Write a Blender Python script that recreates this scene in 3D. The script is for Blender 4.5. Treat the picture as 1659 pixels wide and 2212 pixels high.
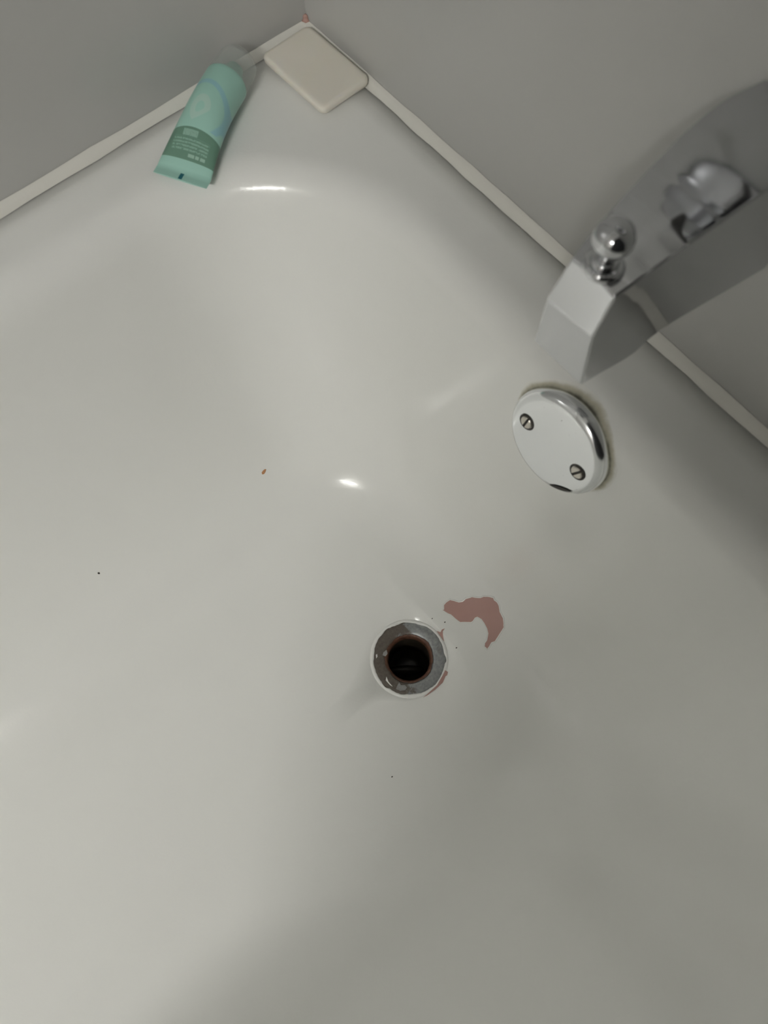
import bpy, bmesh, math, random
from mathutils import Vector, Matrix
from mathutils.bvhtree import BVHTree

# ---------------------------------------------------------------- reset
for o in list(bpy.data.objects):
    bpy.data.objects.remove(o, do_unlink=True)
scene = bpy.context.scene
COL = scene.collection
PI = math.pi

# World frame: origin = tub corner at rim height, x = along the long wall away
# from the faucet wall, y = along the faucet wall towards the room, z up (metres).

# ---------------------------------------------------------------- camera
cd = bpy.data.cameras.new('camera')
cam = bpy.data.objects.new('camera', cd)
COL.objects.link(cam)
cam.matrix_world = Matrix((
    (-0.7657904, -0.6074654, 0.2110707, 0.2993154),
    (0.6430090, -0.7180594, 0.2663272, 0.4530209),
    (-0.0102233, 0.3396712, 0.9404887, 0.4190772),
    (0, 0, 0, 1)))
cd.sensor_fit = 'HORIZONTAL'
cd.sensor_width = 36.0
cd.lens = 1664.4 / 1659.0 * 36.0
cd.clip_start = 0.01
cd.dof.use_dof = True
cd.dof.focus_distance = 0.74
cd.dof.aperture_fstop = 12.5
scene.camera = cam

# ---------------------------------------------------------------- light / exposure
LAMP = (2.05, 1.62, 1.90)          # ceiling lamp, built further down
LAMP_POWER = 268.0
world = bpy.data.worlds.new('world')
scene.world = world
world.use_nodes = True
wb = world.node_tree.nodes['Background']
wb.inputs[0].default_value = (0.90, 0.95, 1.0, 1)
wb.inputs[1].default_value = 0.02
vs = scene.view_settings
vs.view_transform = 'Standard'
vs.look = 'None'
vs.gamma = 1.0
vs.use_curve_mapping = False
vs.exposure = 0.0

# ---------------------------------------------------------------- helpers
def tag(o, label=None, cat=None, group=None, kind=None):
    if label: o['label'] = label
    if cat: o['category'] = cat
    if group: o['group'] = group
    if kind: o['kind'] = kind
    return o

def empty(name, loc=(0, 0, 0), rot=None):
    o = bpy.data.objects.new(name, None)
    o.empty_display_size = 0.02
    COL.objects.link(o)
    o.location = loc
    if rot is not None:
        o.rotation_euler = rot
    return o

def mesh(name, verts, faces, mat, parent=None, smooth=True, sharp=None):
    me = bpy.data.meshes.new(name)
    me.from_pydata([tuple(v) for v in verts], [], faces)
    bm = bmesh.new(); bm.from_mesh(me)
    bmesh.ops.recalc_face_normals(bm, faces=bm.faces)
    bm.to_mesh(me); bm.free()
    return link(name, me, mat, parent, smooth, sharp)

def link(name, me, mat, parent=None, smooth=True, sharp=None):
    if smooth:
        me.polygons.foreach_set('use_smooth', [True] * len(me.polygons))
    if sharp is not None:
        me.set_sharp_from_angle(angle=math.radians(sharp))
    if mat is not None:
        me.materials.append(mat)
    o = bpy.data.objects.new(name, me)
    COL.objects.link(o)
    if parent is not None:
        o.parent = parent
    return o

def loft(rings, close_u=True, cap0=False, cap1=False):
    v, f = [], []
    n = len(rings[0])
    for r in rings:
        v += r
    for i in range(len(rings) - 1):
        for j in range(n if close_u else n - 1):
            k = (j + 1) % n
            f.append((i * n + j, i * n + k, (i + 1) * n + k, (i + 1) * n + j))
    if cap0: f.append(tuple(range(n)))
    if cap1: f.append(tuple((len(rings) - 1) * n + j for j in range(n)))
    return v, f

def lathe(profile, n=64, M=None, cap0=False, cap1=False):
    """profile: list of (radius, height) revolved about local z."""
    rings = []
    for r, h in profile:
        rings.append([Vector((r * math.cos(2 * PI * j / n), r * math.sin(2 * PI * j / n), h)) for j in range(n)])
    v, f = loft(rings, True, cap0, cap1)
    if M is not None:
        v = [M @ p for p in v]
    return v, f

def frame(origin, zaxis, xaxis):
    z = Vector(zaxis).normalized()
    x = Vector(xaxis); x = (x - z * x.dot(z)).normalized()
    y = z.cross(x)
    return Matrix(((x.x, y.x, z.x, origin[0]), (x.y, y.y, z.y, origin[1]), (x.z, y.z, z.z, origin[2]), (0, 0, 0, 1)))

# ---------------------------------------------------------------- materials
def mat(name, col, rough=0.4, metal=0.0, spec=0.5, **kw):
    m = bpy.data.materials.new(name)
    m.use_nodes = True
    b = m.node_tree.nodes['Principled BSDF']
    b.inputs['Base Color'].default_value = (*col, 1)
    b.inputs['Roughness'].default_value = rough
    b.inputs['Metallic'].default_value = metal
    b.inputs['Specular IOR Level'].default_value = spec
    for k, val in kw.items():
        b.inputs[k.replace('_', ' ')].default_value = val
    return m

class NT:
    """small node-graph helper"""
    def __init__(s, m):
        s.m = m; s.t = m.node_tree; s.b = s.t.nodes['Principled BSDF']
    def n(s, kind, **kw):
        x = s.t.nodes.new(kind)
        for k, v in kw.items():
            setattr(x, k, v)
        return x
    def l(s, a, b):
        s.t.links.new(a, b)
    def val(s, sock, v):
        if isinstance(v, (int, float)): sock.default_value = v
        elif isinstance(v, tuple): sock.default_value = v
        else: s.l(v, sock)
    def math(s, op, a, b=0.0, c=0.0, clamp=False):
        x = s.n('ShaderNodeMath', operation=op, use_clamp=clamp)
        s.val(x.inputs[0], a); s.val(x.inputs[1], b); s.val(x.inputs[2], c)
        return x.outputs[0]
    def noise(s, vec, scale, detail=3.0, rough=0.55, dist=0.0):
        x = s.n('ShaderNodeTexNoise')
        if vec is not None: s.l(vec, x.inputs['Vector'])
        x.inputs['Scale'].default_value = scale
        x.inputs['Detail'].default_value = detail
        x.inputs['Roughness'].default_value = rough
        x.inputs['Distortion'].default_value = dist
        return x.outputs['Fac']
    def obj(s):
        return s.n('ShaderNodeTexCoord').outputs['Object']
    def mix(s, fac, a, b):
        x = s.n('ShaderNodeMix', data_type='RGBA')
        s.val(x.inputs[0], fac)
        s.val(x.inputs[6], (*a, 1) if isinstance(a, tuple) and len(a) == 3 else a)
        s.val(x.inputs[7], (*b, 1) if isinstance(b, tuple) and len(b) == 3 else b)
        return x.outputs[2]
    def step(s, x, a, b):
        r = s.n('ShaderNodeMapRange', interpolation_type='SMOOTHSTEP')
        s.val(r.inputs['Value'], x)
        r.inputs['From Min'].default_value = a; r.inputs['From Max'].default_value = b
        return r.outputs['Result']
    def bump(s, h, strength, dist):
        x = s.n('ShaderNodeBump')
        x.inputs['Strength'].default_value = strength
        x.inputs['Distance'].default_value = dist
        s.l(h, x.inputs['Height'])
        s.l(x.outputs[0], s.b.inputs['Normal'])

# white reglazed enamel
M_enamel = mat('white_enamel', (0.80, 0.80, 0.765), 0.16, spec=0.5)
g = NT(M_enamel); oc = g.obj()
g.l(g.mix(g.noise(oc, 6.0, 2.0), (0.875, 0.88, 0.85), (0.89, 0.895, 0.87)), g.b.inputs['Base Color'])
g.bump(g.noise(oc, 420.0, 2.0), 0.035, 0.002)
g.l(g.math('ADD', g.math('MULTIPLY', g.noise(oc, 25.0, 3.0), 0.12), 0.12), g.b.inputs['Roughness'])
# glossy wall panel
M_wall = mat('white_wall_panel', (0.50, 0.50, 0.485), 0.22, spec=0.45)
g = NT(M_wall); oc = g.obj()
g.bump(g.noise(oc, 60.0, 2.0), 0.02, 0.004)
M_paint = mat('room_paint', (0.50, 0.49, 0.47), 0.7, spec=0.3)
g = NT(M_paint); g.bump(g.noise(g.obj(), 90.0, 2.0), 0.1, 0.002)
M_ceil = mat('ceiling_paint', (0.75, 0.75, 0.73), 0.8, spec=0.2)
g = NT(M_ceil); g.bump(g.noise(g.obj(), 120.0, 2.0), 0.1, 0.002)
M_floor = mat('vinyl_floor', (0.22, 0.20, 0.18), 0.45)
g = NT(M_floor); g.l(g.mix(g.noise(g.obj(), 9.0, 4.0), (0.18, 0.165, 0.15), (0.27, 0.25, 0.22)), g.b.inputs['Base Color'])
M_caulk = mat('cream_sealant', (0.80, 0.785, 0.70), 0.35)
g = NT(M_caulk); oc = g.obj()
g.l(g.mix(g.noise(oc, 30.0, 3.0), (0.80, 0.79, 0.73), (0.76, 0.75, 0.70)), g.b.inputs['Base Color'])
g.bump(g.noise(oc, 120.0, 2.0), 0.15, 0.002)
M_chrome = mat('chrome', (0.62, 0.63, 0.65), 0.07, metal=1.0)
g = NT(M_chrome); oc = g.obj()
g.l(g.math('ADD', g.math('MULTIPLY', g.noise(oc, 80.0, 3.0), 0.10), 0.03), g.b.inputs['Roughness'])
M_plate = mat('worn_chrome', (0.86, 0.88, 0.90), 0.2, metal=1.0)
g = NT(M_plate); oc = g.obj()
sp = g.step(g.noise(oc, 420.0, 2.0), 0.70, 0.76)
reg = g.step(g.noise(oc, 60.0, 1.0), 0.52, 0.62)
g.l(g.mix(g.math('MULTIPLY', sp, reg), (0.86, 0.88, 0.90), (0.25, 0.25, 0.25)), g.b.inputs['Base Color'])
g.l(g.math('ADD', g.math('MULTIPLY', g.noise(oc, 90.0, 3.0), 0.14), 0.08), g.b.inputs['Roughness'])
M_screw = mat('steel_screw', (0.66, 0.63, 0.58), 0.32, metal=1.0)
g = NT(M_screw); g.l(g.mix(g.noise(g.obj(), 500.0, 2.0), (0.75, 0.72, 0.66), (0.5, 0.47, 0.42)), g.b.inputs['Base Color'])
M_dark = mat('dark_grime_and_shade', (0.035, 0.032, 0.028), 0.6)  # dark grime colour; also paints the shade in the overflow slot
g = NT(M_dark); g.l(g.mix(g.noise(g.obj(), 200.0, 3.0), (0.02, 0.018, 0.016), (0.06, 0.055, 0.048)), g.b.inputs['Base Color'])
M_grime = mat('yellowed_sealant', (0.36, 0.34, 0.25), 0.55)
g = NT(M_grime); oc = g.obj()
ln = g.n('ShaderNodeVectorMath', operation='LENGTH')
mp = g.n('ShaderNodeVectorMath', operation='MULTIPLY'); mp.inputs[1].default_value = (1, 1, 0)
g.l(oc, mp.inputs[0]); g.l(mp.outputs[0], ln.inputs[0])
rad = g.math('ADD', ln.outputs['Value'], g.math('MULTIPLY', g.math('SUBTRACT', g.noise(oc, 90.0, 3.0), 0.5), 0.004))
c1_ = g.mix(g.step(rad, 0.0375, 0.0405), (0.10, 0.095, 0.07), (0.52, 0.50, 0.39))
g.l(g.mix(g.step(rad, 0.0400, 0.0430), c1_, (0.87, 0.87, 0.83)), g.b.inputs['Base Color'])
# bare metal of the drain flange: grey with brown worn areas
M_flange = mat('worn_drain_metal', (0.3, 0.3, 0.3), 0.42, metal=0.55)
g = NT(M_flange); oc = g.obj()
sep = g.n('ShaderNodeSeparateXYZ'); g.l(oc, sep.inputs[0])
side = g.math('ADD', g.math('MULTIPLY', sep.outputs[0], 11.0), g.math('MULTIPLY', sep.outputs[1], -9.0))
nz = g.noise(oc, 85.0, 5.0, 0.62, 0.4)
br = g.step(g.math('ADD', nz, side), 0.46, 0.56)
fine = g.noise(oc, 340.0, 4.0)
grey = g.mix(fine, (0.16, 0.175, 0.18), (0.50, 0.51, 0.51))
brown = g.mix(fine, (0.075, 0.062, 0.05), (0.20, 0.175, 0.15))
g.l(g.mix(br, grey, brown), g.b.inputs['Base Color'])
g.l(g.math('SUBTRACT', 0.7, g.math('MULTIPLY', br, 0.5)), g.b.inputs['Metallic'])
g.bump(g.math('ADD', nz, fine), 0.35, 0.0006)
M_rust = mat('rust', (0.16, 0.07, 0.04), 0.5, metal=0.2)
g = NT(M_rust); oc = g.obj()
g.l(g.mix(g.noise(oc, 300.0, 4.0), (0.03, 0.015, 0.010), (0.22, 0.10, 0.06)), g.b.inputs['Base Color'])
g.bump(g.noise(oc, 500.0, 3.0), 0.4, 0.0008)
M_pipe = mat('dark_wet_pipe', (0.035, 0.03, 0.022), 0.3)
g = NT(M_pipe); g.l(g.mix(g.noise(g.obj(), 120.0, 4.0), (0.012, 0.01, 0.007), (0.06, 0.05, 0.035)), g.b.inputs['Base Color'])
M_pink = mat('pink_undercoat', (0.50, 0.30, 0.27), 0.35)
g = NT(M_pink); oc = g.obj()
g.l(g.mix(g.noise(oc, 60.0, 4.0), (0.47, 0.285, 0.25), (0.53, 0.33, 0.295)), g.b.inputs['Base Color'])
M_orange = mat('orange_undercoat', (0.50, 0.24, 0.11), 0.5)
g = NT(M_orange); g.l(g.mix(g.noise(g.obj(), 400.0, 2.0), (0.45, 0.21, 0.09), (0.55, 0.28, 0.14)), g.b.inputs['Base Color'])
M_flake = mat('enamel_edge', (0.86, 0.86, 0.83), 0.2)
g = NT(M_flake); g.l(g.mix(g.noise(g.obj(), 150.0, 2.0), (0.83, 0.83, 0.80), (0.88, 0.88, 0.86)), g.b.inputs['Base Color'])
M_soap = mat('cream_soap', (0.84, 0.80, 0.70), 0.5, spec=0.35)
g = NT(M_soap); oc = g.obj()
g.b.inputs['Subsurface Weight'].default_value = 0.15
g.b.inputs['Subsurface Radius'].default_value = (0.004, 0.003, 0.002)
g.l(g.mix(g.noise(oc, 45.0, 2.0), (0.82, 0.785, 0.68), (0.83, 0.795, 0.725)), g.b.inputs['Base Color'])
M_lampglass = bpy.data.materials.new('lamp_glass'); M_lampglass.use_nodes = True
g = NT(M_lampglass)
g.b.inputs['Base Color'].default_value = (0.9, 0.9, 0.88, 1)
g.b.inputs['Emission Color'].default_value = (1.0, 0.985, 0.945, 1)

# ---------------------------------------------------------------- room shell
def box(name, lo, hi, material, parent=None):
    x0, y0, z0 = lo; x1, y1, z1 = hi
    v = [(x0, y0, z0), (x1, y0, z0), (x1, y1, z0), (x0, y1, z0), (x0, y0, z1), (x1, y0, z1), (x1, y1, z1), (x0, y1, z1)]
    f = [(0, 3, 2, 1), (4, 5, 6, 7), (0, 1, 5, 4), (1, 2, 6, 5), (2, 3, 7, 6), (3, 0, 4, 7)]
    return mesh(name, v, f, material, parent, smooth=False)

ZF, ZC = -0.43, 1.97
RX, RY = 2.60, 2.50
tag(box('wall_left', (-0.1, -0.1, ZF), (RX, 0.0, ZC), M_wall), 'glossy white wall panel along the long side of the tub, behind the tube', kind='structure')
tag(box('wall_right', (-0.1, 0.0, ZF), (0.0, RY, ZC), M_wall), 'glossy white wall panel at the faucet end of the tub', kind='structure')
tag(box('wall_back', (RX, -0.1, ZF), (RX + 0.1, RY, ZC), M_paint), 'plain painted bathroom wall at the far end', kind='structure')
tag(box('wall_front', (-0.1, RY, ZF), (RX + 0.1, RY + 0.1, ZC), M_paint), 'plain painted bathroom wall opposite the tub', kind='structure')
tag(box('ceiling', (-0.1, -0.1, ZC), (RX + 0.1, RY + 0.1, ZC + 0.1), M_ceil), 'white bathroom ceiling', kind='structure')
tag(box('floor', (-0.1, -0.1, ZF - 0.1), (RX + 0.1, RY + 0.1, ZF), M_floor), 'dark vinyl bathroom floor', kind='structure')

# ---------------------------------------------------------------- bathtub
TX1, TY1 = 1.62, 0.735               # outer size
IX0, IX1, IY0, IY1 = 0.043, 1.56, 0.040, 0.675   # start of the inner roll
RC = 0.155                            # plan radius of the inner corners
R1, R2, SLOPE = 0.026, 0.085, 7.5
D0 = 0.345
DRAIN = (0.2069, 0.3696)
DR = 0.0384

def rrect(x0, x1, y0, y1, r, z, nc=28, nl=44, ns=24):
    """rounded rectangle ring, always the same vertex layout"""
    r = min(r, (x1 - x0) / 2 - 1e-4, (y1 - y0) / 2 - 1e-4)
    pts = []
    def arc(cx, cy, a0):
        for i in range(nc):
            a = a0 + (PI / 2) * i / nc
            pts.append(Vector((cx + r * math.cos(a), cy + r * math.sin(a), z)))
    def line(ax, ay, bx, by, n):
        for i in range(n):
            t = i / n
            pts.append(Vector((ax + (bx - ax) * t, ay + (by - ay) * t, z)))
    arc(x0 + r, y0 + r, PI)
    line(x0 + r, y0, x1 - r, y0, nl)
    arc(x1 - r, y0 + r, 1.5 * PI)
    line(x1, y0 + r, x1, y1 - r, ns)
    arc(x1 - r, y1 - r, 0)
    line(x1 - r, y1, x0 + r, y1, nl)
    arc(x0 + r, y1 - r, 0.5 * PI)
    line(x0, y1 - r, x0, y0 + r, ns)
    return pts

def tub_profile():
    p = []
    tmax = math.radians(90 - SLOPE)
    for i in range(13):
        t = tmax * i / 12
        p.append((R1 * math.sin(t), -R1 * (1 - math.cos(t))))
    d, z = p[-1]
    sl = math.radians(SLOPE)
    P0 = Vector((d, z)); P1 = P0 + Vector((math.sin(sl), -math.cos(sl))) * 0.235
    P3 = Vector((0.148, -D0)); P2 = P3 - Vector((0.098, 0))
    for i in range(1, 33):
        t = i / 32
        q = P0 * (1 - t) ** 3 + P1 * (3 * t * (1 - t) ** 2) + P2 * (3 * t * t * (1 - t)) + P3 * t ** 3
        p.append((q.x, q.y))
    return p

rings = [rrect(0.003, TX1, 0.003, TY1, 0.004, ZF), rrect(0.003, TX1, 0.003, TY1, 0.004, -0.02)]
for i in range(6):
    a = (PI / 2) * i / 5
    e = 0.018 * (1 - math.cos(a))
    rings.append(rrect(0.003, TX1 - e, 0.003, TY1 - e, 0.006, -0.018 + 0.018 * math.sin(a)))
for t in (0.5, 0.8, 0.93, 0.985):
    rings.append(rrect(0.003 + (IX0 - 0.003) * t, TX1 - 0.018 + (IX1 - TX1 + 0.018) * t, 0.003 + (IY0 - 0.003) * t,
                       TY1 - 0.018 + (IY1 - TY1 + 0.018) * t, 0.006 + (RC - 0.006) * t, 0.0))
KA, KF, KE = 0.10, 0.24, 0.55         # extra lean: long wall side, room side, far end
for d, z in tub_profile():
    h = -z
    s = h * (0.25 + 0.75 * (h / D0) ** 2)
    rings.append(rrect(IX0 + d - 0.075 * s, IX1 - d - KE * s, IY0 + d + KA * s, IY1 - d - KF * s, max(0.05, RC - 0.75 * d), z))
last = rings[-1]
cx, cy = DRAIN
circ = []
for q in last:
    v = Vector((q.x - cx, q.y - cy, 0)).normalized()
    circ.append(Vector((cx + v.x * DR, cy + v.y * DR, 0)))
DZ = -0.3505                          # floor height at the drain
def floor_z(t):
    return -D0 + (DZ + D0) * (t ** 1.5)
for i in range(1, 19):
    t = i / 18
    rings.append([Vector((q.x + (c.x - q.x) * t, q.y + (c.y - q.y) * t, floor_z(t))) for q, c in zip(last, circ)])
# small depressed seat for the drain flange
rings.append([Vector((cx + (c.x - cx) * 0.965, cy + (c.y - cy) * 0.965, DZ - 0.003)) for c in circ])
rings.append([Vector((cx + (c.x - cx) * 0.62, cy + (c.y - cy) * 0.62, DZ - 0.004)) for c in circ])

tub = empty('bathtub', (0.8, 0.37, ZF))
tub['label'] = 'white enamel bathtub with chipped reglazed finish'
tub['category'] = 'bathtub'
def under(o, parent):
    o.parent = parent
    o.matrix_parent_inverse = Matrix.Translation(-Vector(parent.location))
    return o
tv, tf = loft(rings)
basin = under(mesh('basin', tv, tf, M_enamel), tub)
bmt = bmesh.new(); bmt.from_mesh(basin.data)
TUB = BVHTree.FromBMesh(bmt)
def on_tub(x, y, off=0.0):
    hit = TUB.ray_cast(Vector((x, y, 0.05)), Vector((0, 0, -1)))
    n = hit[1] if hit[1].z > 0 else -hit[1]
    return hit[0] + n * off, n

# ---------------------------------------------------------------- sealant beads
def bead(name, pts, a, b, size, label):
    """concave-ish bead along pts; a, b = unit directions out of the two surfaces"""
    rnd = random.Random(3)
    rr_ = []
    prof = [(0, 0), (1.0, 0), (0.86, 0.26), (0.62, 0.55), (0.55, 0.62), (0.26, 0.86), (0, 1.0)]
    for p in pts:
        k = size * (1 + rnd.uniform(-0.10, 0.10))
        rr_.append([Vector(p) + a * (u * k) + b * (w * k) for u, w in prof])
    v, f = loft(rr_, True, True, True)
    o = mesh(name, v, f, M_caulk, smooth=True, sharp=60)
    tag(o, label, kind='structure')
    return o
X, Y, Z = Vector((1, 0, 0)), Vector((0, 1, 0)), Vector((0, 0, 1))
trimA = bead('trim_1', [(0.0003 + TX1 * i / 60, 0.0003, 0.0003) for i in range(61)], Y, Z, 0.0060, 'cream sealant bead between long wall and tub rim')
trimB = bead('trim_2', [(0.0003, 0.0003 + TY1 * i / 40, 0.0003) for i in range(41)], X, Z, 0.0060, 'cream sealant bead between faucet wall and tub rim')

M_stain = mat('pink_stain', (0.42, 0.22, 0.17), 0.6)
g = NT(M_stain); g.l(g.mix(g.noise(g.obj(), 260.0, 3.0), (0.30, 0.13, 0.10), (0.62, 0.44, 0.38)), g.b.inputs['Base Color'])
rr_ = []
for i in range(9):
    t = i / 8
    k = 0.0048 * (1 - 0.6 * t) * (1 + 0.15 * math.sin(9 * t))
    rr_.append([Vector((0.0002 + k * a, 0.0002 + k * b, 0.0045 + 0.0055 * t)) for a, b in ((0, 0), (1, 0), (0.62, 0.3), (0.3, 0.62), (0, 1))])
v, f = loft(rr_, True, True, True)
st = mesh('corner_stain', v, f, M_stain, trimA)
st['label'] = 'pinkish brown stain in the wall corner above the soap'

# ---------------------------------------------------------------- drain
drain = empty('drain', (cx, cy, DZ))
tag(drain, 'worn grey metal drain with a rusty open hole in the tub floor', 'drain')
rnd = random.Random(11)
N = 240
def wob(seed, n, amp, terms):
    r = random.Random(seed)
    ph = [(k, r.uniform(0, 2 * PI), r.uniform(0.4, 1.0) / (k ** 0.5)) for k in terms]
    return [amp * sum(a * math.sin(k * 2 * PI * j / n + p) for k, p, a in ph) for j in range(n)]
# flange: slightly dished ring
v, f = lathe([(0.0372, -0.0025), (0.0370, -0.0005), (0.0358, 0.0006), (0.0325, 0.0006), (0.0270, -0.0004), (0.0236, -0.0016), (0.0218, -0.0034), (0.0218, -0.006)], N)
mesh('flange', v, f, M_flange, drain)
# rusty inner lip with irregular outer edge
wb_ = wob(5, N, 0.00035, (3, 5, 9, 14, 23, 31))
rr_ = []
for k, (r, h) in enumerate([(0.0240, -0.0006), (0.0230, -0.0010), (0.0219, -0.0022), (0.0212, -0.0045), (0.0209, -0.010)]):
    rr_.append([Vector(((r + (wb_[j] * 2.0 if k == 0 else wb_[j] * 0.3)) * math.cos(2 * PI * j / N), (r + (wb_[j] * 2.0 if k == 0 else wb_[j] * 0.3)) * math.sin(2 * PI * j / N), h)) for j in range(N)])
v, f = loft(rr_)
mesh('rusty_lip', v, f, M_rust, drain)
# bore and bottom
v, f = lathe([(0.0209, -0.009), (0.0207, -0.030), (0.0205, -0.055), (0.0205, -0.0745), (0.006, -0.076), (0.0005, -0.076)], 64, cap1=True)
mesh('bore', v, f, M_pipe, drain)
# pipe bend seen at the bottom of the bore: crossbar
v, f = lathe([(0.0005, -0.018), (0.003, -0.016), (0.0045, -0.008), (0.0052, 0.0), (0.0045, 0.008), (0.003, 0.016), (0.0005, 0.018)], 20,
             frame((0.002, 0.0005, -0.066), (0.75, -0.6, 0.1), (0, 0, 1)), True, True)
mesh('crossbar', v, f, M_pipe, drain)
# ragged enamel left around the flange
o1 = wob(21, N, 0.00060, (4, 7, 11, 17, 26, 38, 47, 55))
rr_ = []
for (r, h, kk) in [(0.0394, -0.0004, 0.1), (0.0388, 0.0005, 0.2), (0.0378, 0.0013, 0.3), (0.0368, 0.0015, 0.6), (0.0355, 0.0011, 1.1), (0.0356, 0.0006, 1.1)]:
    ring = []
    for j in range(N):
        a = 2 * PI * j / N
        w = o1[j] * kk
        if kk > 1: w += 0.0011 * max(0, math.sin(3 * a + 0.7)) * max(0, math.sin(11 * a)) 
        ring.append(Vector(((r + w) * math.cos(a), (r + w) * math.sin(a), h)))
    rr_.append(ring)
v, f = loft(rr_)
mesh('enamel_collar', v, f, M_flake, drain)

# flakes of paint still stuck to the flange
def flake(name, pts, material, z=0.0011):
    r_, d_ = Vector((-0.766, 0.643)).normalized(), Vector((0.607, 0.718)).normalized()
    P = []
    for u, w in pts:
        q = r_ * u + d_ * w
        P.append(q)
    n = len(P)
    v = [(p.x, p.y, z) for p in P] + [(p.x * 1.01, p.y * 1.01, z - 0.0012) for p in P]
    f = [tuple(range(n))] + [(i, (i + 1) % n, n + (i + 1) % n, n + i) for i in range(n)]
    return mesh(name, v, f, material, drain, smooth=False)
M_gpaint = mat('grey_paint_residue', (0.45, 0.46, 0.45), 0.5)
g = NT(M_gpaint); g.l(g.mix(g.noise(g.obj(), 400.0, 3.0), (0.17, 0.175, 0.17), (0.36, 0.36, 0.35)), g.b.inputs['Base Color'])
flake('paint_flake', [(-0.0100, 0.0235), (-0.0085, 0.0262), (-0.0045, 0.0262), (-0.0025, 0.0285), (-0.0040, 0.0310), (-0.0090, 0.0318), (-0.0132, 0.0298), (-0.0118, 0.0265)], M_gpaint, 0.00075)
flake('paint_flake', [(-0.0330, -0.0035), (-0.0318, -0.0042), (-0.0315, -0.0015), (-0.0326, 0.0002)], M_flake)
flake('paint_flake', [(0.0275, -0.0105), (0.0305, -0.0130), (0.0322, -0.0080), (0.0318, -0.0035), (0.0285, -0.0060)], M_gpaint, 0.0008)
flake('paint_flake', [(-0.0255, -0.0060), (-0.0225, -0.0085), (-0.0215, -0.0045), (-0.0235, -0.0020), (-0.0262, -0.0030)], M_gpaint, 0.0005)
flake('paint_flake', [(-0.0225, 0.0180), (-0.0205, 0.0230), (-0.0165, 0.0275), (-0.0190, 0.0262), (-0.0232, 0.0215)], M_flake, 0.0009)

# ---------------------------------------------------------------- bathtub: chipped patches
def patch(name, poly, material, label=None, off=0.00012, rim=True):
    """flat bare patch following the tub surface, with the broken enamel edge around it"""
    n = len(poly)
    # densify
    P = []
    for i in range(n):
        a = Vector(poly[i]); b = Vector(poly[(i + 1) % n])
        m = max(1, int((b - a).length / 0.0012))
        for k in range(m):
            P.append(a.lerp(b, k / m))
    bm = bmesh.new()
    vs_ = [bm.verts.new((p.x, p.y, 0)) for p in P]
    fc = bm.faces.new(vs_)
    bmesh.ops.triangulate(bm, faces=[fc])
    bmesh.ops.subdivide_edges(bm, edges=[e for e in bm.edges if e.calc_length() > 0.004], cuts=3)
    bmesh.ops.triangulate(bm, faces=bm.faces[:])
    for v_ in bm.verts:
        v_.co = on_tub(v_.co.x, v_.co.y, off)[0]
    bmesh.ops.recalc_face_normals(bm, faces=bm.faces)
    me = bpy.data.meshes.new(name); bm.to_mesh(me); bm.free()
    o = under(link(name, me, material), tub)
    if label: o['label'] = label
    if rim:
        m = len(P)
        c0, c1, c2, c3 = [], [], [], []
        for i in range(m):
            t = (P[(i + 1) % m] - P[i - 1]).normalized()
            nn = Vector((t.y, -t.x))
            for lst, dist, hh in ((c0, -0.00015, 0.0), (c1, 0.0, 0.00042), (c2, 0.00035, 0.00045), (c3, 0.0016, -0.00005)):
                q = P[i] + nn * dist
                lst.append(on_tub(q.x, q.y, hh)[0])
        vv, ff = loft([c0, c1, c2, c3])
        e = mesh('enamel_edge', vv, ff, M_flake)
        e.parent = o
        e.matrix_parent_inverse = o.matrix_world.inverted() if False else Matrix.Identity(4)
    return o
patch('bare_patch', [(0.14682, 0.35155), (0.14296, 0.35094), (0.13771, 0.35175), (0.13508, 0.35555), (0.13283, 0.35974), (0.12985, 0.36155), (0.12607, 0.36164), (0.12054, 0.36483), (0.11558, 0.37146), (0.11279, 0.37249), (0.10912, 0.37745), (0.10735, 0.38106), (0.10824, 0.38334), (0.1077, 0.38659), (0.10842, 0.39038), (0.11115, 0.39523), (0.11262, 0.40212), (0.11757, 0.40932), (0.12112, 0.41027), (0.12773, 0.41226), (0.13261, 0.41353), (0.13581, 0.41211), (0.13967, 0.41355), (0.1438, 0.41412), (0.14416, 0.40912), (0.14122, 0.40654), (0.13807, 0.40589), (0.1331, 0.40198), (0.13082, 0.39759), (0.12944, 0.39232), (0.129, 0.38812), (0.13007, 0.38419), (0.13203, 0.3835), (0.13553, 0.38456), (0.13817, 0.38386), (0.14232, 0.37966), (0.14621, 0.37658), (0.14739, 0.37115), (0.14815, 0.36447), (0.14978, 0.36102), (0.15066, 0.35822), (0.15121, 0.35505), (0.14932, 0.35471)],
      M_pink, 'curved pink bare patch where the white enamel has peeled off')
patch('small_chip', [(0.19937, 0.13681), (0.20175, 0.13804), (0.204, 0.13852), (0.20584, 0.13797), (0.20516, 0.13668), (0.20291, 0.1362), (0.20055, 0.13619)], M_orange, 'tiny orange chip in the white enamel', rim=False)
for (sx_, sy_, r_) in ((0.38725, 0.1269, 0.0007), (0.29183, 0.44377, 0.0006), (0.15677, 0.36593, 0.0006), (0.1640, 0.3550, 0.0005), (0.1650, 0.3925, 0.0006)):
    patch('pinhole', [(sx_ + r_ * 1.5 * math.cos(a), sy_ + r_ * math.sin(a)) for a in [k * PI / 3 for k in range(6)]], M_dark, rim=False)
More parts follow.
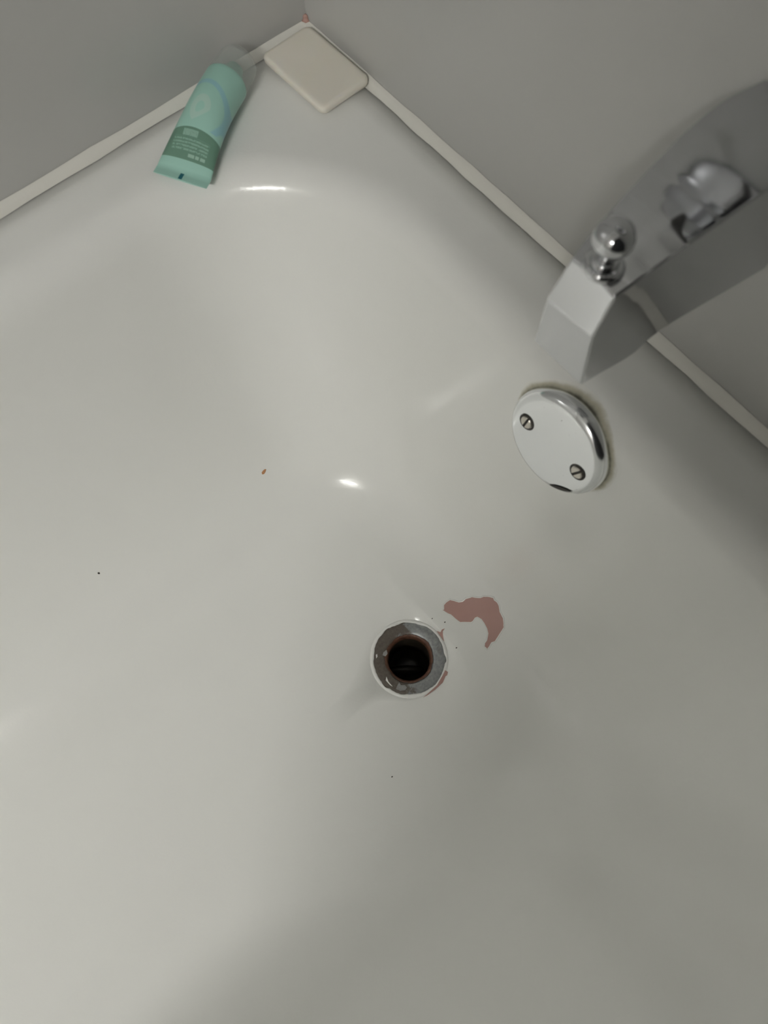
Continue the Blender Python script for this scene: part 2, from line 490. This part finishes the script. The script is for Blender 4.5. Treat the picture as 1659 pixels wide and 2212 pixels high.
# chips through the collar, down to the pink layer
def collar_z(r):
    tab = [(0.0355, 0.0011), (0.0368, 0.0015), (0.0378, 0.0013), (0.0388, 0.0005), (0.0394, -0.0004), (0.05, -0.0004)]
    if r <= tab[0][0]: return tab[0][1]
    for (ra, za), (rb, zb) in zip(tab, tab[1:]):
        if r <= rb: return za + (zb - za) * (r - ra) / (rb - ra)
    return tab[-1][1]
def drain_chip(poly):
    P = []
    for i in range(len(poly)):
        a = Vector(poly[i]); b = Vector(poly[(i + 1) % len(poly)])
        for k in range(4): P.append(a.lerp(b, k / 4))
    bm = bmesh.new()
    vs_ = []
    for p in P:
        lx, ly = p.x - DRAIN[0], p.y - DRAIN[1]
        zt_ = max(collar_z(math.hypot(lx, ly)), on_tub(p.x, p.y)[0].z - DZ)
        vs_.append(bm.verts.new((lx, ly, zt_ + 0.00035)))
    fc = bm.faces.new(vs_)
    bmesh.ops.triangulate(bm, faces=[fc])
    bmesh.ops.recalc_face_normals(bm, faces=bm.faces)
    me = bpy.data.meshes.new('bare_chip'); bm.to_mesh(me); bm.free()
    return link('bare_chip', me, M_pink, drain)
drain_chip([(0.16815, 0.36686), (0.16653, 0.37052), (0.16408, 0.36953), (0.16094, 0.37066), (0.16465, 0.37158), (0.16711, 0.37499), (0.16936, 0.37963), (0.16887, 0.37492), (0.16847, 0.37064)])
drain_chip([(0.22163, 0.40726), (0.21544, 0.40746), (0.20329, 0.40727), (0.19236, 0.40361), (0.18756, 0.40149), (0.18646, 0.4045), (0.18936, 0.40645), (0.19087, 0.40597), (0.1972, 0.40895), (0.20752, 0.40927), (0.21701, 0.40839)])

# ---------------------------------------------------------------- overflow plate
OV_N = Vector((math.cos(math.radians(13)), 0.0, math.sin(math.radians(13))))
OV_C = Vector((0.0715, 0.3588, -0.0440))       # back of the plate
OM = frame(OV_C, OV_N, Y)                       # local x = along the wall, y = up the wall, z = out
plate = empty('overflow_plate', OV_C, OM.to_euler())
tag(plate, 'round chrome overflow plate with two slotted screws below the spout', 'overflow plate')
nP = 128
prof = [(0.0300, -0.004), (0.0355, -0.0025), (0.0380, 0.0000), (0.0388, 0.0030), (0.0386, 0.0060), (0.0376, 0.0085), (0.0358, 0.0104), (0.0338, 0.0112), (0.0325, 0.0114), (0.0250, 0.0118), (0.0120, 0.0121), (0.0006, 0.0122)]
rr_ = []
NOTCH = math.radians(-51)
for r, h in prof:
    ring = []
    for j in range(nP):
        a = 2 * PI * j / nP
        da = math.atan2(math.sin(a - NOTCH), math.cos(a - NOTCH))
        cut = max(0.0, 1 - (da / 0.30) ** 2) * 0.0008 if r > 0.036 else 0.0
        ring.append(Vector(((r - cut) * math.cos(a), (r - cut) * math.sin(a), h)))
    rr_.append(ring)
v, f = loft(rr_, True, False, True)
mesh('cover', v, f, M_plate, plate, sharp=50)
# dark crescent on the cover, painting the shade inside the notch at the bottom edge
rr_ = []
for k in (0.0, 0.35, 0.7, 1.0):
    row = []
    for i in range(21):
        d = -0.30 + 0.60 * i / 20
        ri = 0.0312 + 0.0030 * (d / 0.30) ** 2
        r = ri + (0.0345 - ri) * k
        row.append(Vector((r * math.cos(NOTCH + d), r * math.sin(NOTCH + d), 0.01205 - 0.0006 * max(0.0, (r - 0.0325) / 0.002))))
    rr_.append(row)
v, f = loft(rr_, False)
mesh('painted_notch', v, f, M_dark, plate)
# discoloured sealant behind the plate
wv = wob(9, nP, 0.0005, (2, 3, 5, 8, 13, 21))
rr_ = []
OMI = OM.inverted()
for r, off, kk in [(0.0330, 0.0012, 0), (0.0385, 0.0014, .2), (0.0405, 0.0007, .5), (0.0432, 0.00005, 1.2)]:
    ring = []
    for j in range(nP):
        a = 2 * PI * j / nP
        q = OM @ Vector(((r + wv[j] * kk) * math.cos(a), (r + wv[j] * kk) * math.sin(a), 0.02))
        hit = TUB.ray_cast(q, -OV_N)
        nn = hit[1] if hit[1].dot(OV_N) > 0 else -hit[1]
        ring.append(OMI @ (hit[0] + nn * off))
    rr_.append(ring)
v, f = loft(rr_)
mesh('sealant_ring', v, f, M_grime, plate)
for sx, ang in ((-0.0235, 84), (0.0235, 66)):
    sc = mesh('recess', *lathe([(0.0062, 0.0120), (0.0059, 0.01235), (0.0052, 0.01245), (0.0046, 0.0119)], 32, Matrix.Translation((sx, 0, 0)), False, True), M_dark, plate)
    h0 = 0.0122
    # screw head in two halves with a slot
    R_ = 0.0045; w = 0.0009
    Mr = Matrix.Translation((sx, 0, 0)) @ Matrix.Rotation(math.radians(ang), 4, 'Z')
    vv, ff = [], []
    for s in (-1, 1):
        base = len(vv)
        a0 = math.asin(w / R_)
        arcp = [(R_ * math.cos(a0 + (PI - 2 * a0) * i / 14), s * R_ * math.sin(a0 + (PI - 2 * a0) * i / 14)) for i in range(15)]
        for hh, kk in ((h0 - 0.001, 1.0), (h0 + 0.0005, 1.0), (h0 + 0.0011, 0.86)):
            for (px, py) in arcp:
                yy = s * w + (py - s * w) * kk
                vv.append(Mr @ Vector((px * kk, yy, hh)))
        for i in range(2):
            for j in range(15):
                k = (j + 1) % 15
                ff.append((base + i * 15 + j, base + i * 15 + k, base + (i + 1) * 15 + k, base + (i + 1) * 15 + j))
        ff.append(tuple(base + 30 + j for j in range(15)))
    mesh('screw', vv, ff, M_screw, plate, smooth=False)

# ---------------------------------------------------------------- bath spout
spout = empty('bath_spout', (0.0, 0.357, 0.135))
tag(spout, 'chrome tub spout with pull-up diverter knob on the faucet wall', 'bath spout')
# x, ztop, yTL, yTR, zmid, yML, yMR, zbot, yBL, yBR
SEC = [
    (0.000, 0.1770, 0.3400, 0.3830, 0.135, 0.3330, 0.3860, 0.0985, 0.3320, 0.3870),
    (0.020, 0.1755, 0.3360, 0.3805, 0.134, 0.3310, 0.3840, 0.0980, 0.3310, 0.3835),
    (0.040, 0.1715, 0.3350, 0.3775, 0.132, 0.3310, 0.3800, 0.0978, 0.3310, 0.3795),
    (0.058, 0.1672, 0.3360, 0.3745, 0.130, 0.3320, 0.3770, 0.0970, 0.3320, 0.3765),
    (0.068, 0.1648, 0.3370, 0.3730, 0.129, 0.3330, 0.3758, 0.0945, 0.3325, 0.3752),
    (0.078, 0.1622, 0.3380, 0.3715, 0.129, 0.3340, 0.3745, 0.0865, 0.3335, 0.3740),
    (0.096, 0.1576, 0.3400, 0.3690, 0.130, 0.3355, 0.3712, 0.0855, 0.3355, 0.3710),
]
def sec_pts(xs, s):
    _, zt, tl, tr, zm, ml, mr, zb, bl, br_ = s
    xt, xm, xb = xs
    tr = 0.3830 - 0.143 * xt
    mr, br_ = tr + (zt - zm) * 0.04, tr + (zt - zb) * 0.04
    ml, bl = tl - (zt - zm) * 0.09, tl - (zt - zb) * 0.08
    return [Vector((xt, tl, zt)), Vector((xt, (tl * 2 + tr) / 3, zt + 0.0011)), Vector((xt, (tl + tr * 2) / 3, zt + 0.0011)), Vector((xt, tr, zt)),
            Vector((xm, mr, zm)), Vector((xb, br_, zb)), Vector((xb, bl, zb)), Vector((xm, ml, zm))]
def cr(a, b, c, d, t):
    return 0.5 * (2 * b + (c - a) * t + (2 * a - 5 * b + 4 * c - d) * t * t + (3 * b - a - 3 * c + d) * t ** 3)
SECS = []
for i in range(len(SEC) - 1):
    A_, B_, C_, D_ = SEC[max(0, i - 1)], SEC[i], SEC[i + 1], SEC[min(len(SEC) - 1, i + 2)]
    for k in range(5):
        t = k / 5
        SECS.append(tuple([B_[0] + (C_[0] - B_[0]) * t] + [cr(A_[q], B_[q], C_[q], D_[q], t) for q in range(1, 10)]))
SECS.append(SEC[-1])
rr_ = [sec_pts((s[0],) * 3, s) for s in SECS]
front = (0, 0.1535, 0.3425, 0.3668, 0.1300, 0.3370, 0.3682, 0.0850, 0.3378, 0.3680)
rr_.append(sec_pts((0.1085, 0.1148, 0.1087), front))
nS = 8
v, f = loft(rr_)
b = (len(rr_) - 1) * nS
f.append((b + 0, b + 1, b + 2, b + 3, b + 4, b + 7))
f.append((b + 4, b + 5, b + 6, b + 7))
f.append(tuple(range(nS)))
# outer edges to bevel are found by angle
so = -Vector(spout.location)
body = mesh('body', [p + so for p in v], f, M_chrome, spout, smooth=True)
bv = body.modifiers.new('bevel', 'BEVEL'); bv.width = 0.0012; bv.segments = 3; bv.limit_method = 'ANGLE'; bv.angle_limit = math.radians(13); bv.harden_normals = True
body.data.set_sharp_from_angle(angle=math.radians(13))
# outlet ring under the nozzle
v, f = lathe([(0.0085, 0.004), (0.0115, 0.004), (0.0115, -0.001), (0.0100, -0.0015), (0.0090, 0.0035), (0.0005, 0.0035)], 32, Matrix.Translation(Vector((0.094, 0.353, 0.0865)) + so), False, True)
mesh('outlet', v, f, M_dark, spout)
# diverter: collar, stem, dome knob
KX, KY = 0.1030, 0.3543
KB = Vector((KX, KY, 0.1562)) + so
kax = (0.0, 0, 1)
KM = frame(KB, kax, X)
v, f = lathe([(0.0085, -0.001), (0.0085, 0.0015), (0.0078, 0.0022), (0.0060, 0.0024), (0.0056, 0.0045), (0.0050, 0.005)], 40, KM, False, True)
mesh('collar', v, f, M_chrome, spout, sharp=50)
v, f = lathe([(0.0040, 0.004), (0.0040, 0.0105), (0.0046, 0.012)], 32, KM)
mesh('stem', v, f, M_chrome, spout)
v, f = lathe([(0.0030, 0.0112), (0.0060, 0.0116), (0.0077, 0.0130), (0.0084, 0.0152), (0.0083, 0.0178), (0.0074, 0.0205), (0.0054, 0.0224), (0.0027, 0.0233), (0.0003, 0.0235)], 48, KM, True, True)
mesh('knob', v, f, M_chrome, spout)

# ---------------------------------------------------------------- soap
SL, SW, ST = 0.0445, 0.0705, 0.0068
soap_c = Vector((0.0043 + SL / 2, 0.0098 + SW / 2, 0.0030))
rr_ = []
def rr2(lx, ly, r, z, n=10):
    pts = []
    for (sx, sy, a0) in ((1, 1, 0), (-1, 1, PI / 2), (-1, -1, PI), (1, -1, 1.5 * PI)):
        for i in range(n):
            a = a0 + (PI / 2) * i / (n - 1)
            pts.append(Vector((sx * (lx / 2 - r) + r * math.cos(a), sy * (ly / 2 - r) + r * math.sin(a), z)))
    return pts
for ins, z in ((0.0030, 0.0), (0.0008, 0.0006), (0.0002, 0.0022), (0.0, ST * 0.6), (0.0004, ST * 0.85), (0.0015, ST * 0.97), (0.0035, ST), (0.012, ST - 0.0003)):
    rr_.append(rr2(SL - 2 * ins, SW - 2 * ins, max(0.0052 - ins * 0.4, 0.002), z))
v, f = loft(rr_, True, True, True)
soap = mesh('soap_bar', v, f, M_soap)
soap.location = soap_c
soap.rotation_euler = (0, math.radians(1.2), math.radians(1.0))
tag(soap, 'thin cream rectangular bar of soap lying in the tub corner', 'soap')

# ---------------------------------------------------------------- squeeze tube
TA = Vector((0.1580, 0.0618, 0.0)); TB = Vector((0.0888, 0.0242, 0.0))
ax = (TB - TA).normalized()
LT = (TB - TA).length
tube = empty('squeeze_tube', TA, (0, 0, math.atan2(ax.y, ax.x)))
tag(tube, 'mint green squeeze tube with frosted cap lying on the tub rim', 'tube')
# local frame: x = along the tube from the crimped tail to the cap, y = across, z up
RS = 0.0152
def tube_sec(t):
    k = min(1.0, max(0.0, (t - 0.085) / 0.8))
    k = math.sin(k * PI / 2) ** 0.9
    hw = 0.0203 + (RS - 0.0203) * (k ** 1.3)
    hh = 0.0006 + (RS - 0.0006) * k
    zc = 0.0040 + (RS + 0.0004 - 0.0040) * k
    return hw, hh, zc
NTU = 72
rr_ = []; uvs = []
TS = [0, 0.02, 0.05, 0.085] + [0.085 + 0.915 * i / 40 for i in range(1, 41)]
for t in TS:
    hw, hh, zc = tube_sec(t)
    ring = []
    for j in range(NTU):
        a = 2 * PI * j / NTU
        ring.append(Vector((t * LT, hw * math.cos(a), zc + hh * math.sin(a))))
    rr_.append(ring)
hw, hh, zc = tube_sec(1.0)
for dx, k in ((0.0012, 0.985), (0.0024, 0.93), (0.0034, 0.82), (0.0050, 0.62), (0.0058, 0.52)):
    rr_.append([Vector((LT + dx, hw * k * math.cos(2 * PI * j / NTU), zc + hh * k * math.sin(2 * PI * j / NTU))) for j in range(NTU)])
v, f = loft(rr_, True, True, True)
M_tube = mat('mint_plastic', (0.40, 0.66, 0.58), 0.38)
g = NT(M_tube); oc = g.obj()
sep = g.n('ShaderNodeSeparateXYZ'); g.l(oc, sep.inputs[0])
px, py = sep.outputs[0], sep.outputs[1]
MINT, BAND, PRINT = (0.36, 0.62, 0.535), (0.135, 0.265, 0.195), (0.30, 0.50, 0.41)
# the printed design, in metres along / across the tube
curve = g.math('MULTIPLY', g.math('MULTIPLY', py, py), 6.0)
b0 = g.math('GREATER_THAN', px, 0.0130)
b1 = g.math('LESS_THAN', g.math('ADD', px, curve), 0.0315)
band = g.math('MULTIPLY', b0, b1)
col = g.mix(band, MINT, BAND)
def rect(x0, x1, y0, y1):
    a = g.math('MULTIPLY', g.math('GREATER_THAN', px, x0), g.math('LESS_THAN', px, x1))
    c = g.math('MULTIPLY', g.math('GREATER_THAN', py, y0), g.math('LESS_THAN', py, y1))
    return g.math('MULTIPLY', a, c)
# small print: five rows broken into words, a headline block and three short words
words = g.step(g.noise(oc, 900.0, 1.0), 0.36, 0.46)
rows = g.math('GREATER_THAN', g.math('FRACT', g.math('MULTIPLY', px, 1 / 0.0019)), 0.42)
txt = g.math('MULTIPLY', g.math('MULTIPLY', rect(0.0172, 0.0256, -0.0135, 0.0130), rows), words)
col = g.mix(g.math('MULTIPLY', txt, 0.7), col, PRINT)
head = g.math('MULTIPLY', rect(0.0262, 0.0300, -0.0040, 0.0070), g.math('ADD', 0.55, g.math('MULTIPLY', words, 0.35)))
col = g.mix(head, col, PRINT)
for y0, y1 in ((-0.0012, 0.0034), (-0.0046, -0.0020), (-0.0090, -0.0056)):
    col = g.mix(g.math('MULTIPLY', rect(0.0148, 0.0166, y0 - 0.004, y1 - 0.004), 0.9), col, (0.36, 0.55, 0.46))
# registration mark on the crimp
col = g.mix(rect(0.0005, 0.0054, -0.0012, 0.0016), col, (0.01, 0.13, 0.16))
# pale drop emblem: ring with a pointed tail towards the crimp
dx_ = g.math('SUBTRACT', px, 0.0445); dy_ = g.math('SUBTRACT', py, 0.0005)
tail = g.math('MAXIMUM', g.math('MULTIPLY', dx_, -1.0), 0.0)
wdt = g.math('SUBTRACT', 1.0, g.math('MULTIPLY', tail, 70.0))
dyo = g.math('ADD', dy_, g.math('MULTIPLY', tail, -0.35))
dist = g.math('SQRT', g.math('ADD', g.math('MULTIPLY', g.math('MULTIPLY', dx_, dx_), 0.62), g.math('MULTIPLY', dyo, dyo)))
dist = g.math('ADD', dist, g.math('MULTIPLY', g.math('MULTIPLY', tail, g.math('ABSOLUTE', dyo)), 60.0))
ringm = g.math('MULTIPLY', g.math('GREATER_THAN', dist, 0.0030), g.math('LESS_THAN', dist, 0.0070))
col = g.mix(g.math('MULTIPLY', ringm, 0.55), col, (0.50, 0.66, 0.58))
# big faint blue arc
ex = g.math('SUBTRACT', px, 0.0440); ey = g.math('SUBTRACT', py, 0.0030)
d2 = g.math('SQRT', g.math('ADD', g.math('MULTIPLY', ex, ex), g.math('MULTIPLY', ey, ey)))
arcm = g.math('SUBTRACT', 1.0, g.step(g.math('ABSOLUTE', g.math('SUBTRACT', d2, 0.0195)), 0.0010, 0.0024))
arcm = g.math('MULTIPLY', arcm, g.math('GREATER_THAN', px, 0.0325))
col = g.mix(g.math('MULTIPLY', arcm, 0.5), col, (0.22, 0.46, 0.62))
up = g.step(sep.outputs[2], 0.003, 0.0032)
g.l(col, g.b.inputs['Base Color'])
tb = mesh('tube_body', v, f, M_tube, tube, sharp=70)
# nozzle
NZ = Matrix.Translation((LT, 0, zc)) @ Matrix.Rotation(PI / 2, 4, 'Y')
v, f = lathe([(0.0078, 0.005), (0.0078, 0.011), (0.0062, 0.0125), (0.0058, 0.0155), (0.0035, 0.0165), (0.0005, 0.0165)], 40, NZ, False, True)
M_noz = mat('mint_nozzle', (0.33, 0.56, 0.47), 0.4)
g = NT(M_noz); g.l(g.mix(g.noise(g.obj(), 80.0, 2.0), (0.31, 0.54, 0.45), (0.35, 0.58, 0.49)), g.b.inputs['Base Color'])
mesh('nozzle', v, f, M_noz, tube)
# frosted cap (hollow)
M_cap = mat('frosted_cap', (0.90, 0.93, 0.91), 0.35, spec=0.4)
g = NT(M_cap)
g.l(g.mix(g.noise(g.obj(), 200.0, 2.0), (0.86, 0.89, 0.87), (0.92, 0.94, 0.92)), g.b.inputs['Base Color'])
tr_ = g.n('ShaderNodeBsdfTransparent'); tl_ = g.n('ShaderNodeBsdfTranslucent')
tl_.inputs[0].default_value = (0.92, 0.94, 0.93, 1)
m1 = g.n('ShaderNodeMixShader'); m2 = g.n('ShaderNodeMixShader')
m1.inputs[0].default_value = 0.5; m2.inputs[0].default_value = 0.80
g.l(g.b.outputs[0], m1.inputs[1]); g.l(tl_.outputs[0], m1.inputs[2])
g.l(m1.outputs[0], m2.inputs[1]); g.l(tr_.outputs[0], m2.inputs[2])
g.l(m2.outputs[0], g.t.nodes['Material Output'].inputs[0])
v, f = lathe([(0.0142, 0.0015), (0.0149, 0.0012), (0.0150, 0.003), (0.0140, 0.0190), (0.0132, 0.0225), (0.0112, 0.0245), (0.0060, 0.0252), (0.0003, 0.0253),
              ], 64, NZ)
v2, f2 = lathe([(0.0142, 0.0015), (0.0134, 0.0180), (0.0124, 0.0212), (0.0100, 0.0228), (0.0003, 0.0232)], 64, NZ)
nv = len(v)
cap = mesh('cap', v + v2, f + [tuple(nv + i for i in q) for q in f2], M_cap, tube)

# ---------------------------------------------------------------- ceiling lamp (lights the room)
lamp = empty('ceiling_lamp', (LAMP[0], LAMP[1], ZC), (0, 0, math.atan2(LAMP[0], -LAMP[1])))
tag(lamp, 'tube light on the bathroom ceiling', 'lamp')
# local x = along the tube
LL = 0.58
box('housing', (-LL / 2 - 0.03, -0.035, -0.022), (LL / 2 + 0.03, 0.035, -0.0005), M_ceil, lamp)
for s in (-1, 1):
    box('end_cap', (s * (LL / 2 + 0.015) - 0.012, -0.022, -0.098), (s * (LL / 2 + 0.015) + 0.012, 0.022, -0.0215), M_ceil, lamp)
prof = [(0.0005, -LL / 2)] + [(0.026, -LL / 2 + 0.001 + (LL - 0.002) * i / 12) for i in range(13)] + [(0.0005, LL / 2)]
v, f = lathe(prof, 24, frame((0, 0, LAMP[2] - ZC), X, Z))
mesh('tube', v, f, M_lampglass, lamp, sharp=50)
M_lampglass.node_tree.nodes['Principled BSDF'].inputs['Emission Strength'].default_value = LAMP_POWER

# ---------------------------------------------------------------- added curtain, out of view, placed to shade the faucet end
CY, CZ = 0.775, 1.52
rod = mesh('added_curtain_rod', *lathe([(0.025, 0.0005), (0.025, 0.008), (0.0125, 0.010), (0.0125, RX - 0.010), (0.025, RX - 0.008), (0.025, RX - 0.0005)], 32, frame((0, CY, CZ + 0.045), X, Z), True, True), M_chrome, sharp=40)  # unseen rod, added only to carry the shading curtain
tag(rod, 'straight chrome rod added out of view to carry the added curtain', 'curtain rod')
M_cloth = mat('grey_curtain', (0.10, 0.10, 0.105), 0.85, spec=0.2)
g = NT(M_cloth); oc = g.obj()
g.l(g.mix(g.noise(oc, 300.0, 2.0), (0.085, 0.085, 0.09), (0.12, 0.12, 0.125)), g.b.inputs['Base Color'])
curtain = empty('added_shade_curtain', (0.25, CY, CZ))
tag(curtain, 'dark grey curtain added out of view to shade the faucet end', 'curtain')
CX0, CX1 = 0.02, 0.79
front_, back_ = [], []
NC = 180
rows_ = [-0.36, 0.0, 0.4, 0.8, 1.2, CZ]
for zz in rows_:
    fr = []
    for i in range(NC + 1):
        t = i / NC
        amp = 0.022 + 0.012 * (CZ - zz) / 1.9
        fr.append(Vector((CX0 + (CX1 - CX0) * t - 0.25 + 0.004 * math.sin(44 * t), amp * math.sin(2 * PI * 12 * t) * (0.8 + 0.2 * math.sin(7 * t)) + 0.0 , zz - CZ)))
    front_.append(fr)
v, f = loft(front_, False)
fab = mesh('fabric', v, f, M_cloth, curtain)
so_ = fab.modifiers.new('thickness', 'SOLIDIFY'); so_.thickness = 0.0015
for k in range(9):
    hx = CX0 + (CX1 - CX0) * (k + 0.25) / 9 - 0.25
    ring = []
    for i in range(24):
        a = 2 * PI * i / 24
        c = Vector((hx, 0.022 * math.sin(a), 0.045 + 0.030 * math.cos(a) - 0.012))
        d = Vector((0, math.sin(a), math.cos(a)))
        ring.append([c + (d * math.cos(b_) + X * math.sin(b_)) * 0.0018 for b_ in [2 * PI * q / 6 for q in range(6)]])
    ring.append(ring[0])
    v, f = loft(ring)
    mesh('hook', v, f, M_chrome, curtain)

# ---------------------------------------------------------------- mixer valve added out of view above the spout, for its mirror image there
VZ, VY = 0.375, 0.352
valve = empty('added_mixer_valve', (0.0, VY, VZ))
tag(valve, 'round chrome bath mixer valve with lever, added out of view to be mirrored in the spout', 'mixer valve')
VM = frame((0, 0, 0), X, Y)
v, f = lathe([(0.082, 0.0005), (0.082, 0.004), (0.076, 0.009), (0.050, 0.014), (0.034, 0.016), (0.030, 0.018), (0.0005, 0.018)], 64, VM)
mesh('escutcheon', v, f, M_chrome, valve, sharp=50)
v, f = lathe([(0.029, 0.0175), (0.029, 0.040), (0.026, 0.046), (0.0005, 0.047)], 48, VM, True)
mesh('hub', v, f, M_chrome, valve, sharp=50)
rr_ = []
for i in range(13):
    t = i / 12
    c = Vector((0.040 + 0.012 * math.sin(t * PI), 0.010 * math.sin(t * 5), -0.018 - 0.085 * t))
    w = 0.0085 * (1 - 0.25 * t) if i < 12 else 0.003
    rr_.append([c + Vector((0.7 * w * math.sin(a), w * math.cos(a), 0)) for a in [2 * PI * q / 16 for q in range(16)]])
v, f = loft(rr_, True, True, True)
mesh('lever', v, f, M_dark, valve)
